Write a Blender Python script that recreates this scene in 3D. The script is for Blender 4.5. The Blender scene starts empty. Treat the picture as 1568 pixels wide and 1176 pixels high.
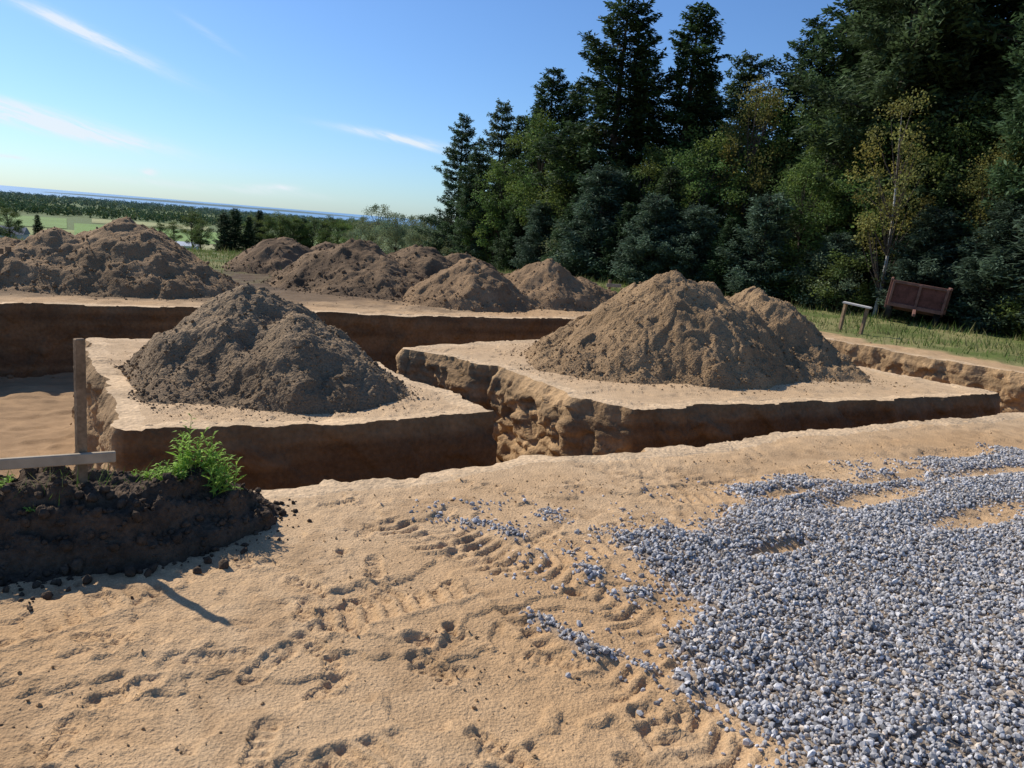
import bpy, bmesh, math, random
import numpy as np
from mathutils import Vector, Matrix
rng=np.random.default_rng(7); random.seed(7)
scene=bpy.context.scene
scene.view_settings.view_transform='Standard'; scene.view_settings.look='None'; scene.view_settings.exposure=0

# ------------------------------------------------------------ noise
def _h(ix,iy,seed):
    n=(ix*374761393+iy*668265263+seed*974634777)&0xFFFFFFFF
    n=((n^(n>>13))*1274126177)&0xFFFFFFFF
    return ((n^(n>>16))&0xFFFF)/65535.0
def pn(x,y,f=1.0,seed=0):
    x=np.asarray(x,float)*f+seed*17.3; y=np.asarray(y,float)*f-seed*9.7
    ix=np.floor(x).astype(np.int64); iy=np.floor(y).astype(np.int64)
    fx=x-ix; fy=y-iy
    ux=fx*fx*fx*(fx*(fx*6-15)+10); uy=fy*fy*fy*(fy*(fy*6-15)+10)
    def g(a,b):
        an=_h(ix+a,iy+b,seed)*6.28318
        return np.cos(an)*(fx-a)+np.sin(an)*(fy-b)
    n0=g(0,0)*(1-ux)+g(1,0)*ux; n1=g(0,1)*(1-ux)+g(1,1)*ux
    return (n0*(1-uy)+n1*uy)*1.5
def fbm(x,y,f,o,seed=0,gain=.5):
    s=0;a=1
    for i in range(o):
        s=s+a*pn(x,y,f,seed+i); f*=2.03; a*=gain
    return s
def ss(x,a=0.,b=1.):
    t=np.clip((x-a)/(b-a),0,1); return t*t*(3-2*t)

# ------------------------------------------------------------ mesh helpers
def link(o): scene.collection.objects.link(o); return o
def make_mesh(name,V,F,mats,smooth=True,col=None,midx=None):
    V=np.asarray(V,np.float32); F=np.asarray(F,np.int32); k=F.shape[1]
    me=bpy.data.meshes.new(name)
    me.vertices.add(len(V)); me.vertices.foreach_set('co',V.ravel())
    me.loops.add(F.size); me.loops.foreach_set('vertex_index',F.ravel())
    me.polygons.add(len(F)); me.polygons.foreach_set('loop_start',np.arange(len(F),dtype=np.int32)*k)
    me.update(calc_edges=True)
    me.polygons.foreach_set('use_smooth',np.full(len(F),smooth))
    if midx is not None: me.polygons.foreach_set('material_index',np.asarray(midx,np.int32))
    if col is not None:
        c=np.ones((len(V),4),np.float32); c[:,:3]=col
        a=me.color_attributes.new('Col','FLOAT_COLOR','POINT'); a.data.foreach_set('color',c.ravel())
    for m in (mats if isinstance(mats,(list,tuple)) else [mats]): me.materials.append(m)
    me.update(); return me
def obj(name,me,loc=(0,0,0),rz=0,sc=(1,1,1)):
    o=bpy.data.objects.new(name,me); o.location=loc; o.rotation_euler=(0,0,rz); o.scale=sc; return link(o)
def gridF(nx,ny):
    i=np.arange(nx-1)[None,:]; j=np.arange(ny-1)[:,None]
    a=(j*nx+i).ravel()
    return np.stack([a,a+1,a+1+nx,a+nx],1)

# ------------------------------------------------------------ materials
def mat(name,color=(.5,.5,.5),attr=False,noise=(),bump=(),rough=.95,transl=0,objrand=0,spec=.2,metal=0):
    m=bpy.data.materials.new(name); m.use_nodes=True; nt=m.node_tree; N=nt.nodes; L=nt.links
    N.clear(); out=N.new('ShaderNodeOutputMaterial')
    b=N.new('ShaderNodeBsdfPrincipled'); b.inputs['Roughness'].default_value=rough
    b.inputs['Specular IOR Level'].default_value=spec; b.inputs['Metallic'].default_value=metal
    tc=N.new('ShaderNodeTexCoord')
    if attr:
        a=N.new('ShaderNodeAttribute'); a.attribute_name='Col'; cur=a.outputs['Color']
        if color is not None:
            mx=N.new('ShaderNodeMix'); mx.data_type='RGBA'; mx.blend_type='MULTIPLY'; mx.inputs[0].default_value=1
            L.new(cur,mx.inputs[6]); mx.inputs[7].default_value=(*color,1); cur=mx.outputs[2]
    else:
        r=N.new('ShaderNodeRGB'); r.outputs[0].default_value=(*color,1); cur=r.outputs[0]
    for (sc,amt,det) in noise:
        n=N.new('ShaderNodeTexNoise'); n.inputs['Scale'].default_value=sc; n.inputs['Detail'].default_value=det
        L.new(tc.outputs['Object'],n.inputs['Vector'])
        mr=N.new('ShaderNodeMapRange'); mr.inputs[1].default_value=.3; mr.inputs[2].default_value=.7
        mr.inputs[3].default_value=1-amt; mr.inputs[4].default_value=1+amt
        L.new(n.outputs['Fac'],mr.inputs[0])
        mx=N.new('ShaderNodeVectorMath'); mx.operation='SCALE'; L.new(cur,mx.inputs[0]); L.new(mr.outputs[0],mx.inputs['Scale']); cur=mx.outputs[0]
    if objrand:
        oi=N.new('ShaderNodeObjectInfo')
        hs=N.new('ShaderNodeHueSaturation')
        m1=N.new('ShaderNodeMapRange'); m1.inputs[3].default_value=.5-.014; m1.inputs[4].default_value=.5+.018; L.new(oi.outputs['Random'],m1.inputs[0])
        mm=N.new('ShaderNodeMath'); mm.operation='MULTIPLY'; mm.inputs[1].default_value=7.31; L.new(oi.outputs['Random'],mm.inputs[0])
        fr=N.new('ShaderNodeMath'); fr.operation='FRACT'; L.new(mm.outputs[0],fr.inputs[0])
        m2=N.new('ShaderNodeMapRange'); m2.inputs[3].default_value=1-objrand; m2.inputs[4].default_value=1+objrand; L.new(fr.outputs[0],m2.inputs[0])
        L.new(m1.outputs[0],hs.inputs['Hue']); L.new(m2.outputs[0],hs.inputs['Value']); L.new(cur,hs.inputs['Color']); cur=hs.outputs[0]
    L.new(cur,b.inputs['Base Color'])
    prev=None
    for (sc,st,dist) in bump:
        n=N.new('ShaderNodeTexNoise'); n.inputs['Scale'].default_value=sc; n.inputs['Detail'].default_value=3
        L.new(tc.outputs['Object'],n.inputs['Vector'])
        bp=N.new('ShaderNodeBump'); bp.inputs['Strength'].default_value=st; bp.inputs['Distance'].default_value=dist
        L.new(n.outputs['Fac'],bp.inputs['Height'])
        if prev: L.new(prev,bp.inputs['Normal'])
        prev=bp.outputs[0]
    if prev: L.new(prev,b.inputs['Normal'])
    sh=b.outputs[0]
    if transl:
        t=N.new('ShaderNodeBsdfTranslucent'); L.new(cur,t.inputs['Color'])
        ms=N.new('ShaderNodeMixShader'); ms.inputs[0].default_value=transl; L.new(sh,ms.inputs[1]); L.new(t.outputs[0],ms.inputs[2]); sh=ms.outputs[0]
    L.new(sh,out.inputs['Surface'])
    return m

M_ground=mat('ground_sand',None,True,[(9,.11,5),(150,.18,1)],[(75,.9,.011)])
M_wall=mat('excavated_sand',None,True,[(3,.18,4),(25,.18,3)],[(28,.7,.025)])
M_pile=mat('pile_soil',None,True,[(3,.14,4),(60,.22,2)],[(45,1,.026)])
M_soil=mat('topsoil',(.080,.055,.036),False,[(6,.3,4),(40,.25,2)],[(38,1,.025)])
M_stone=mat('crushed_stone',None,True,[(60,.2,2)],[],rough=.8)
M_bark=mat('bark',(.09,.07,.055),False,[(12,.3,3)],[])
M_birch=mat('birch_bark',(.42,.40,.36),False,[(9,.3,3)])
M_wood=mat('weathered_wood',(.22,.15,.09),False,[(12,.3,5),(60,.2,3)],[(50,.4,.004)])
M_wood2=mat('pale_lumber',(.40,.32,.22),False,[(12,.2,5)],[(50,.4,.004)])
M_rust=mat('rusty_paint',(.13,.05,.038),False,[(5,.35,5),(30,.2,3)],rough=.7)
M_rust2=mat('rusty_frame',(.20,.10,.075),False,[(8,.3,5)],rough=.7)
M_grass=mat('grass_blades',None,True,[],[],rough=.8,transl=.3)
M_weed=mat('weed_leaves',None,True,[],[],rough=.7,transl=.4)
F_spruce=mat('spruce_foliage',(.056,.094,.036),True,transl=.25,objrand=.2,rough=.7)
F_pine=mat('pine_foliage',(.082,.128,.055),True,transl=.28,objrand=.24,rough=.7)
F_blue=mat('bluish_pine_foliage',(.088,.132,.083),True,transl=.28,objrand=.15,rough=.7)
F_leaf=mat('leaf_foliage',(.122,.170,.043),True,transl=.35,objrand=.3,rough=.7)
F_yel=mat('yellowing_foliage',(.20,.20,.055),True,transl=.38,objrand=.12,rough=.7)
F_pale=mat('pale_foliage',(.21,.25,.13),True,transl=.35,objrand=.12,rough=.75)
F_far=mat('far_foliage',None,True,transl=.1)

# ------------------------------------------------------------ excavation layout
DEPTH=1.05
def cutc(P,d=.12):
    P=np.array(P,float); out=[]
    n=len(P)
    for i in range(n):
        a,b,c=P[i-1],P[i],P[(i+1)%n]
        u=(a-b)/np.linalg.norm(a-b); v=(c-b)/np.linalg.norm(c-b)
        out+= [b+u*d, b+v*d]
    return np.array(out)
OUT=cutc([(-6,1.47),(-1.3,4.27),(.09,5.2),(.92,5.52),(2.21,6.48),(5.34,8.27),(9.06,10.5),(4.6,16.5),(.825,14.4),(-3.29,12.34),(-4.81,11.93),(-7.13,10.5),(-10.2,8.5)])
PA=cutc([(-2.6,5.06),(-.116,6.55),(-1.09,7.68),(-1.73,8.65),(-2.6,10.0),(-4.73,8.39)],.04)
PB=cutc([(1.28,7.22),(6.28,9.82),(5.27,11.14),(3.2,13.7),(.59,11.46),(-1.41,9.72),(-.12,8.89),(.64,7.57)],.05)
def sdpoly(x,y,P):
    """positive inside"""
    d=np.full(x.shape,1e9); ins=np.zeros(x.shape,bool); n=len(P)
    for i in range(n):
        ax,ay=P[i]; bx,by=P[(i+1)%n]; ex,ey=bx-ax,by-ay
        wx=x-ax; wy=y-ay
        t=np.clip((wx*ex+wy*ey)/(ex*ex+ey*ey),0,1)
        d=np.minimum(d,(wx-t*ex)**2+(wy-t*ey)**2)
        c=((ay>y)!=(by>y))&(x<(bx-ax)*(y-ay)/((by-ay) if abs(by-ay)>1e-12 else 1e-12)+ax)
        ins^=c
    d=np.sqrt(d); return np.where(ins,d,-d)
def wander(x,y): return .08*pn(x,y,1.1,31)+.05*pn(x,y,3.3,32)
def voidd(x,y):
    v=np.full(x.shape,-9.)
    m=(x>-11)&(x<10)&(y>0)&(y<18)
    if m.any():
        xx,yy=x[m],y[m]
        v[m]=np.minimum(np.minimum(sdpoly(xx,yy,OUT),-sdpoly(xx,yy,PA)),-sdpoly(xx,yy,PB))+wander(xx,yy)
    return v

# gravel density ------------------------------------------------
GP=np.array([(.95,.2),(.95,2.25),(.74,2.55),(.68,3.1),(.78,3.85),(1.2,4.45),(1.7,5.05),(3.2,5.95),(4.82,6.9),(8,8.9),(9,2)])
def band(x,y,pts,w):
    d=np.full(x.shape,1e9)
    for (ax,ay),(bx,by) in zip(pts[:-1],pts[1:]):
        ex,ey=bx-ax,by-ay; t=np.clip(((x-ax)*ex+(y-ay)*ey)/(ex*ex+ey*ey),0,1)
        d=np.minimum(d,(x-ax-t*ex)**2+(y-ay-t*ey)**2)
    return np.exp(-d/(w*w))
PATCH=[(2.5,4.97,.55,.12),(3.15,4.8,.6,.13),(1.9,4.9,.3,.07),(3.9,5.9,.8,.10),(2.9,5.5,.6,.06),(4.4,5.3,.7,.12),(1.5,3.9,.25,.05)]
def gravel(x,y):
    s=sdpoly(x,y,GP)+.30*pn(x,y,1.7,51)+.14*pn(x,y,4.5,52)
    d=ss(s,-.20,.20)
    for (px,py,a,b) in PATCH:
        u=((x-px)*.857+(y-py)*.515)/a; v=(-(x-px)*.515+(y-py)*.857)/b
        d=d*(1-.95*np.exp(-(u*u+v*v)**1.5))
    d2=.62*band(x,y,[(-.3,4.07),(-.1,3.95),(.1,3.75),(.285,3.56),(.61,3.3),(1,3.1)],.10)
    d2=d2+.60*band(x,y,[(.12,3.05),(.38,2.74),(.85,2.5)],.06)
    d2=d2+.35*band(x,y,[(.0,4.35),(.5,3.95),(.9,3.75)],.10)
    sp=sdpoly(x,y,np.array([(-.65,4.2),(0,4.45),(1.7,5.1),(1,3.9),(.9,2.2),(.35,2.5),(0,3.3)]))
    d2=d2+.10*ss(sp,-.2,.12)
    d2=d2*ss(pn(x,y,4,55),-.4,.3)*1.3
    return np.clip(np.maximum(d,d2),0,1)

# ground relief ---------------------------------------------------
FP=[]
r2=random.Random(3)
for k in range(10):   # walked trails of boot prints
    px,py,a=r2.uniform(-2.4,1.0),r2.uniform(1.3,4.4),r2.uniform(0,6.28)
    for j in range(7):
        sd=.10*(-1)**j
        FP.append((px-math.sin(a)*sd,py+math.cos(a)*sd,a+r2.uniform(-.2,.2),r2.uniform(.8,1.0)))
        px+=math.cos(a)*.42; py+=math.sin(a)*.42; a+=r2.uniform(-.25,.25)
TR=[((-.65,1.35),(1.25,3.0),.15),((-.15,.9),(2.2,2.75),.15),((-.95,2.75),(1.1,4.25),.17),((-.35,3.95),(1.35,2.2),.17),((-2.4,1.5),(-1.3,3.4),.14),((.9,4.6),(5.2,7.2),.17),((-.75,4.05),(.95,2.0),.12),((-1.4,1.3),(-.1,2.2),.13)]
def terr(x,y):
    R=np.hypot(x,y); q=R-28
    z=-.062*np.where(q>6,q,np.where(q<-6,0,(q+6)**2/24))
    z=np.maximum(z,-26)
    return np.where(y+.4*x>2500,-40,z)
def gd(x,y):
    x=np.asarray(x,float); y=np.asarray(y,float)
    z=terr(x,y)
    n=(np.abs(x)<16)&(y>-2)&(y<30)
    if not n.any(): return z
    X=x[n];Y=y[n]
    h=.026*pn(X,Y,.45,1)+.008*pn(X,Y,1.7,2)+.003*pn(X,Y,5,3)
    e1=X*.857+Y*.515; e2=-X*.515+Y*.857
    c=pn(e1*.8,e2*1.7,.8,9)+.3*pn(X,Y,3,10)+.14*pn(X,Y,11,11)
    h+=.013*ss(c,.14,.155)-.012*ss(c,-.37,-.355)+.010*ss(c,.44,.455)
    near=(Y<8)&(np.abs(X)<7)
    xn=X[near]; yn=Y[near]
    if len(xn):
        a=.0024*fbm(xn,yn,10,3,20,.65)+.0014*pn(xn,yn,55,29)
        rough=ss(pn(xn,yn,.9,25)+.3*pn(xn,yn,3,26),-.1,.35)
        a+=.008*np.abs(pn(xn,yn,8,24))*rough+.0055*ss(pn(xn,yn,15,27),.1,.2)*rough
        brk=ss(pn(xn,yn,1.4,40),-.65,-.3)*(.35+.65*ss(pn(xn,yn,5,41),-.35,.05))
        for (p0,p1,w) in TR:
            d=np.array(p1)-np.array(p0); Ln=np.hypot(*d); d=d/Ln
            wx=xn-p0[0]; wy=yn-p0[1]
            s=wx*d[0]+wy*d[1]; l=-wx*d[1]+wy*d[0]+.09*pn(s,s*0,.8,int(Ln*10))
            env=ss(w-np.abs(l),0,.02)*ss(s,0,.3)*ss(Ln-s,0,.3)*brk
            rim=np.exp(-((np.abs(l)-w-.012)/.018)**2)*ss(s,0,.3)*ss(Ln-s,0,.3)*brk
            ph=s/.082+np.abs(l)*4.2+.2*pn(xn,yn,3,60)
            lug=ss(np.sin(ph*6.283),.0,.3)
            a=a*(1-.6*env)+env*(-.016+.019*lug)+rim*.008
        for (fx,fy,an,sc) in FP:
            dx=xn-fx; dy=yn-fy
            m=(dx*dx+dy*dy)<.09
            if not m.any(): continue
            u=(dx[m]*math.cos(an)+dy[m]*math.sin(an))/(.14*sc); v=(-dx[m]*math.sin(an)+dy[m]*math.cos(an))/((.052-.012*np.cos(u*3))*sc)
            r=np.sqrt(u*u+v*v)+.12*pn(xn[m],yn[m],14,70)
            a[m]+=-.010*ss(1-r,0,.10)+.006*np.exp(-((r-1.12)/.11)**2)+.004*np.sign(np.sin(u*20))*ss(1-r,0,.2)
        for (fx,fy,rr) in [(-.28,2.72,.06),(-.16,2.82,.035),(-.75,3.45,.04),(-1.9,2.55,.04),(.35,3.2,.04)]:
            r=np.sqrt((xn-fx)**2+((yn-fy)*1.3)**2)/rr+.6*pn(xn,yn,11,71)+.3*pn(xn,yn,28,72); a+=-.024*ss(1-r,0,.5)+.012*np.exp(-((r-1.3)/.3)**2)
        g=gravel(xn,yn); a=a*(1-.6*g)+.03*g+.012*g*pn(xn,yn,1.8,81)
        h[near]+=a*ss(8-yn,0,1)
    z=z.copy(); z[n]+=h
    return z
def gd1(x,y): return float(gd(np.array([float(x)]),np.array([float(y)]))[0])

def geo(start,d0,end,r):
    o=[];p=start;d=d0
    while p<end: p+=d; d*=r; o.append(p)
    return np.array(o)
ys=np.concatenate([1.0-geo(0,.1,40000,1.2)[::-1],np.arange(1.0,3.4,.010),np.arange(3.4,5.2,.014),np.arange(5.2,12.5,.034),np.arange(12.5,20,.07),geo(20,.09,40000,1.14)])
xs=np.concatenate([-12-geo(0,.1,40000,1.16)[::-1],np.arange(-12,-3.6,.05),np.arange(-3.6,-2.2,.022),np.arange(-2.2,1.4,.011),np.arange(1.4,5.2,.026),np.arange(5.2,12,.045),12+geo(0,.1,40000,1.16)])
GX,GY=np.meshgrid(xs,ys); gx=GX.ravel(); gy=GY.ravel()
Z=gd(gx,gy); V_=voidd(gx,gy)
st=ss(V_,-.09,-.03)
fl=-DEPTH+.03*pn(gx,gy,1.2,90)+.012*pn(gx,gy,6,91)+.02*ss(pn(gx,gy,2.5,92),.1,.2)+.10*np.exp(-np.maximum(V_,0)/.12)
Z=np.where(V_>-.2,Z*(1-st)+fl*st,Z)
# colour masks
R=np.hypot(gx,gy)
nA=pn(gx,gy,.6,101); nB=pn(gx,gy,2.3,102); nC=pn(gx,gy,9,103)
sand=np.array([.475,.300,.152]); sand2=np.array([.55,.385,.225]); damp=np.array([.34,.21,.105])
col=sand+(sand2-sand)*np.clip(.35+.7*nA+.3*nB,0,1)[:,None]
col=col+(damp-col)*(.5*ss(nB+.4*nC+.2*nA,.12,.5))[:,None]
pad=((V_<0)&((sdpoly(gx,gy,PA)>-.3)|(sdpoly(gx,gy,PB)>-.3)))
col[pad]=col[pad]*.5+np.array([.60,.43,.26])*.5
edge=ss(V_,-.5,-.1)[:,None]*.4; col=col*(1-edge)+np.array([.59,.42,.25])*edge
flr=ss(V_,-.1,0)[:,None]; col=col*(1-flr)+np.array([.36,.225,.115])*(1+.15*nB[:,None])*flr
soil=np.array([.12,.080,.046]); grs=np.array([.11,.14,.035]); dry=np.array([.27,.24,.10])
db=((gy-14.0)-.55*gx)*.876
dr=(gx-7.98)*.803+(gy-11.97)*.597
ms=ss(db+1.0*nA+.5*nB,.7,2.2)*ss(-dr,-1.5,-.2)*.85
ms=np.maximum(ms,ss(np.minimum(db,8)-2.5,0,1))
ms=np.where(dr>0,ms*.4,ms)
col=col*(1-ms[:,None])+(soil*(1+.3*nB[:,None]))*ms[:,None]
mg=np.maximum(ss(R+2.5*nA+1.2*nB,17.5,21)*ss(db,1.5,4),ss(dr+.6*nA+.3*nB,.75,1.2))
gc=grs+(dry-grs)*np.clip(.45+.9*nA+.5*nB,0,1)[:,None]
col=col*(1-mg[:,None])+gc*mg[:,None]
mf=ss(R,60,200)[:,None]; col=col*(1-mf)+np.array([.13,.165,.06])*mf
g=np.zeros(len(gx)); nn=(gy<9.5)&(gy>0)&(gx>-1.5)&(gx<9.5); g[nn]=gravel(gx[nn],gy[nn])
g=ss(g,.4,.95)*(V_<-.1); col=col*(1-.8*g[:,None])+np.array([.22,.19,.16])*.8*g[:,None]
me=make_mesh('ground',np.stack([gx,gy,Z],1),gridF(len(xs),len(ys)),M_ground,True,col)
obj('ground',me)

# ------------------------------------------------------------ trench walls
def wall(name,P,sign,amp):
    seg=[];n=len(P)
    for i in range(n):
        a,b=P[i],P[(i+1)%n]; L=np.linalg.norm(b-a); k=max(1,int(L/.024))
        for j in range(k): seg.append(a+(b-a)*j/k)
    S=np.array(seg); m=len(S)
    T=np.roll(S,-1,0)-np.roll(S,1,0)
    for _ in range(3): T=(np.roll(T,1,0)+T+np.roll(T,-1,0))/3
    T/=np.linalg.norm(T,axis=1)[:,None]
    Nn=np.stack([T[:,1],-T[:,0]],1)*sign
    s=np.arange(m)*.024
    w=wander(S[:,0],S[:,1])
    bite=.04*ss(pn(s,s*0,1.6,210),.15,.22)+.016*pn(s,s*0,6,211)+.014*pn(s,s*0,17,212)
    # (offset,z,noise,split-after)
    rows=[(-.17,-.006,0,0),(-.12,.003,0,0),(.022,.002,0,1),(.022,.002,0,0),(.026,-.025,.2,0)]
    k=int((DEPTH+.06)/.024)
    for j in range(1,k): rows.append((.028,-.025-.024*j,min(1,.25+j*.12),0))
    VV=[];CC=[]
    lit_or_dry=np.clip((-Nn[:,0]-.25)*2.2,0,1)[:,None]  # walls turned to the sun: sunlight painted in as a paler colour
    ampv=amp*(.55+.45*lit_or_dry[:,0])
    for ri,(o,z,nw,_) in enumerate(rows):
        q=min(z,0)
        sl=s; z0=0*s
        nz=.4+.5*pn(sl,q+z0,1.3,201)+.30*np.abs(pn(sl,q*1.2+z0,3.1,202))+.20*pn(sl,q+z0,8,203)+.14*pn(sl,q+z0,19,204)
        chunk=.7*ss(pn(sl+.5*q,q*.8+z0,2.0,206)+.08*pn(sl,q+z0,12,213),.05,.075)+.40*ss(pn(sl-.6*q,q*1.3+z0,3.2,209)+.08*pn(sl,q+z0,14,214),.12,.14)+.12*ss(np.sin(q*38+2*pn(sl,z0,1,217)),.6,.9)
        crack=.45*np.exp(-(pn(sl+.4*q,q*.9+z0,1.6,216)/.045)**2)
        off=o-w+nw*(ampv*np.maximum(nz+chunk-crack,0)+.08*(max(0,-q/DEPTH))**2.2)
        if ri>=2: off=off+np.maximum(bite,-.02)*(1 if ri<6 else max(0,1-(ri-5)/8))
        X=S[:,0]+Nn[:,0]*off; Y=S[:,1]+Nn[:,1]*off
        if z>-.01:  Zz=gd(X,Y)+z
        else: Zz=gd(X,Y)*max(0,1+q/.2)+z+.008*pn(sl,q+z0,9,205)*(1 if z<-.05 else .3)
        VV.append(np.stack([X,Y,Zz],1))
        topc=np.array([.59,.42,.25])
        c1=np.array([.21,.125,.060]); c2=np.array([.125,.073,.036]); cd=np.array([.46,.295,.15])  # dark pair stands in for wall shade, brighter tone for sunlight
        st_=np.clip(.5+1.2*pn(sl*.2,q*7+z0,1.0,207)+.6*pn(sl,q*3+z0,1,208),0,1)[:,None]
        cc=c1*(1-st_)+c2*st_; cc=cc*(1-lit_or_dry)+cd*(1-.4*st_)*lit_or_dry
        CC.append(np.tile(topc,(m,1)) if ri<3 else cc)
    nr=len(rows); V=np.concatenate(VV)
    i=np.arange(m); F=[]
    for r in range(nr-1):
        if rows[r][3]: continue
        a=r*m+i; b=r*m+(i+1)%m; F.append(np.stack([a,b,b+m,a+m],1))
    F=np.concatenate(F)
    if sign<0: F=F[:,::-1]
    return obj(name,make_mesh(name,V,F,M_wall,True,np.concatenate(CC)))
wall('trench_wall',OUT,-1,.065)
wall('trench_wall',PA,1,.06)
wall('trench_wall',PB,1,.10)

# ------------------------------------------------------------ rocks / clods
PHI=(1+5**.5)/2
ICO=np.array([(-1,PHI,0),(1,PHI,0),(-1,-PHI,0),(1,-PHI,0),(0,-1,PHI),(0,1,PHI),(0,-1,-PHI),(0,1,-PHI),(PHI,0,-1),(PHI,0,1),(-PHI,0,-1),(-PHI,0,1)])/math.hypot(1,PHI)
ICF=np.array([(0,11,5),(0,5,1),(0,1,7),(0,7,10),(0,10,11),(1,5,9),(5,11,4),(11,10,2),(10,7,6),(7,1,8),(3,9,4),(3,4,2),(3,2,6),(3,6,8),(3,8,9),(4,9,5),(2,4,11),(6,2,10),(8,6,7),(9,8,1)])
def rocks(P,size,flat=.65,jit=.2):
    n=len(P)
    q=rng.normal(size=(n,4)); q/=np.linalg.norm(q,axis=1)[:,None]; w,x,y,z=q.T
    Rm=np.stack([1-2*(y*y+z*z),2*(x*y-z*w),2*(x*z+y*w),2*(x*y+z*w),1-2*(x*x+z*z),2*(y*z-x*w),2*(x*z-y*w),2*(y*z+x*w),1-2*(x*x+y*y)],1).reshape(n,3,3)
    sc=np.stack([rng.uniform(.85,1.35,n),rng.uniform(.7,1.05,n),rng.uniform(flat-.15,flat+.2,n)],1)*size[:,None]
    v=ICO[None]*(1+rng.uniform(-jit,jit,(n,12,1)))*sc[:,None,:]
    v=np.einsum('nij,nkj->nki',Rm,v)+P[:,None,:]
    F=(ICF[None]+(np.arange(n)*12)[:,None,None]).reshape(-1,3)
    return v.reshape(-1,3),F
# gravel
n=310000
gxp=rng.uniform(-.9,7.2,n); gyp=rng.uniform(.9,8.4,n)
dn=gravel(gxp,gyp); keep=(rng.uniform(size=n)<np.where(dn<.55,.6,1)*dn**1.3)&(gxp<.85*gyp+.4)
gxp,gyp,dn=gxp[keep],gyp[keep],dn[keep]
keep=voidd(gxp,gyp)<-.15; gxp,gyp,dn=gxp[keep],gyp[keep],dn[keep]
n=len(gxp); size=rng.gamma(9,.00092,n)+.001; size=np.clip(size,.0045,.018)
zp=gd(gxp,gyp)+size*.3+rng.uniform(0,.016,n)*ss(dn,.6,1)
V,F=rocks(np.stack([gxp,gyp,zp],1),size,.62,.24)
val=rng.beta(1.9,2.2,n)*.48+.16
tint=np.stack([val*1.04,val*1.0,val*.97],1)
w=rng.uniform(size=n); tint[w<.16]=tint[w<.16]*np.array([1.2,1.04,.85]); tint[w>.94]=tint[w>.94]*1.25
obj('gravel',make_mesh('gravel',V,F,M_stone,False,np.repeat(tint,12,0)))
# sand clods over foreground
n=16000
x=rng.uniform(-3.5,4,n); y=rng.uniform(1.2,6.5,n); k=(voidd(x,y)<-.2)&(pn(x,y,1.1,301)+.5*pn(x,y,4,302)+rng.uniform(-.5,.3,n)>.08); x=x[k];y=y[k];n=len(x)
sz=np.minimum(rng.gamma(1.4,.0017,n)+.001,.009)
V,F=rocks(np.stack([x,y,gd(x,y)+sz*.3],1),sz)
c=np.array([.40,.26,.135])*rng.uniform(.65,1.15,(n,1)); obj('sand_clods',make_mesh('sand_clods',V,F,M_pile,False,np.repeat(c,12,0)))
# clods along trench floor feet and pad tops
n=9000
x=rng.uniform(-9,8,n); y=rng.uniform(4,16,n); v=voidd(x,y); k=((v>.03)&(v<.4)&(rng.uniform(size=n)<np.exp(-v/.12)))|((v<-.12)&(rng.uniform(size=n)<.05))
x=x[k];y=y[k];v=v[k];n=len(x); sz=rng.gamma(2,.008,n)+.004; sz=np.where(v<0,sz*.4,sz)
z=np.where(v<0,gd(x,y),-DEPTH+.08*np.exp(-v/.12))+sz*.3
V,F=rocks(np.stack([x,y,z],1),sz); c=np.array([.34,.22,.11])*rng.uniform(.6,1.1,(n,1)); obj('trench_clods',make_mesh('trench_clods',V,F,M_pile,False,np.repeat(c,12,0)))

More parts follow.
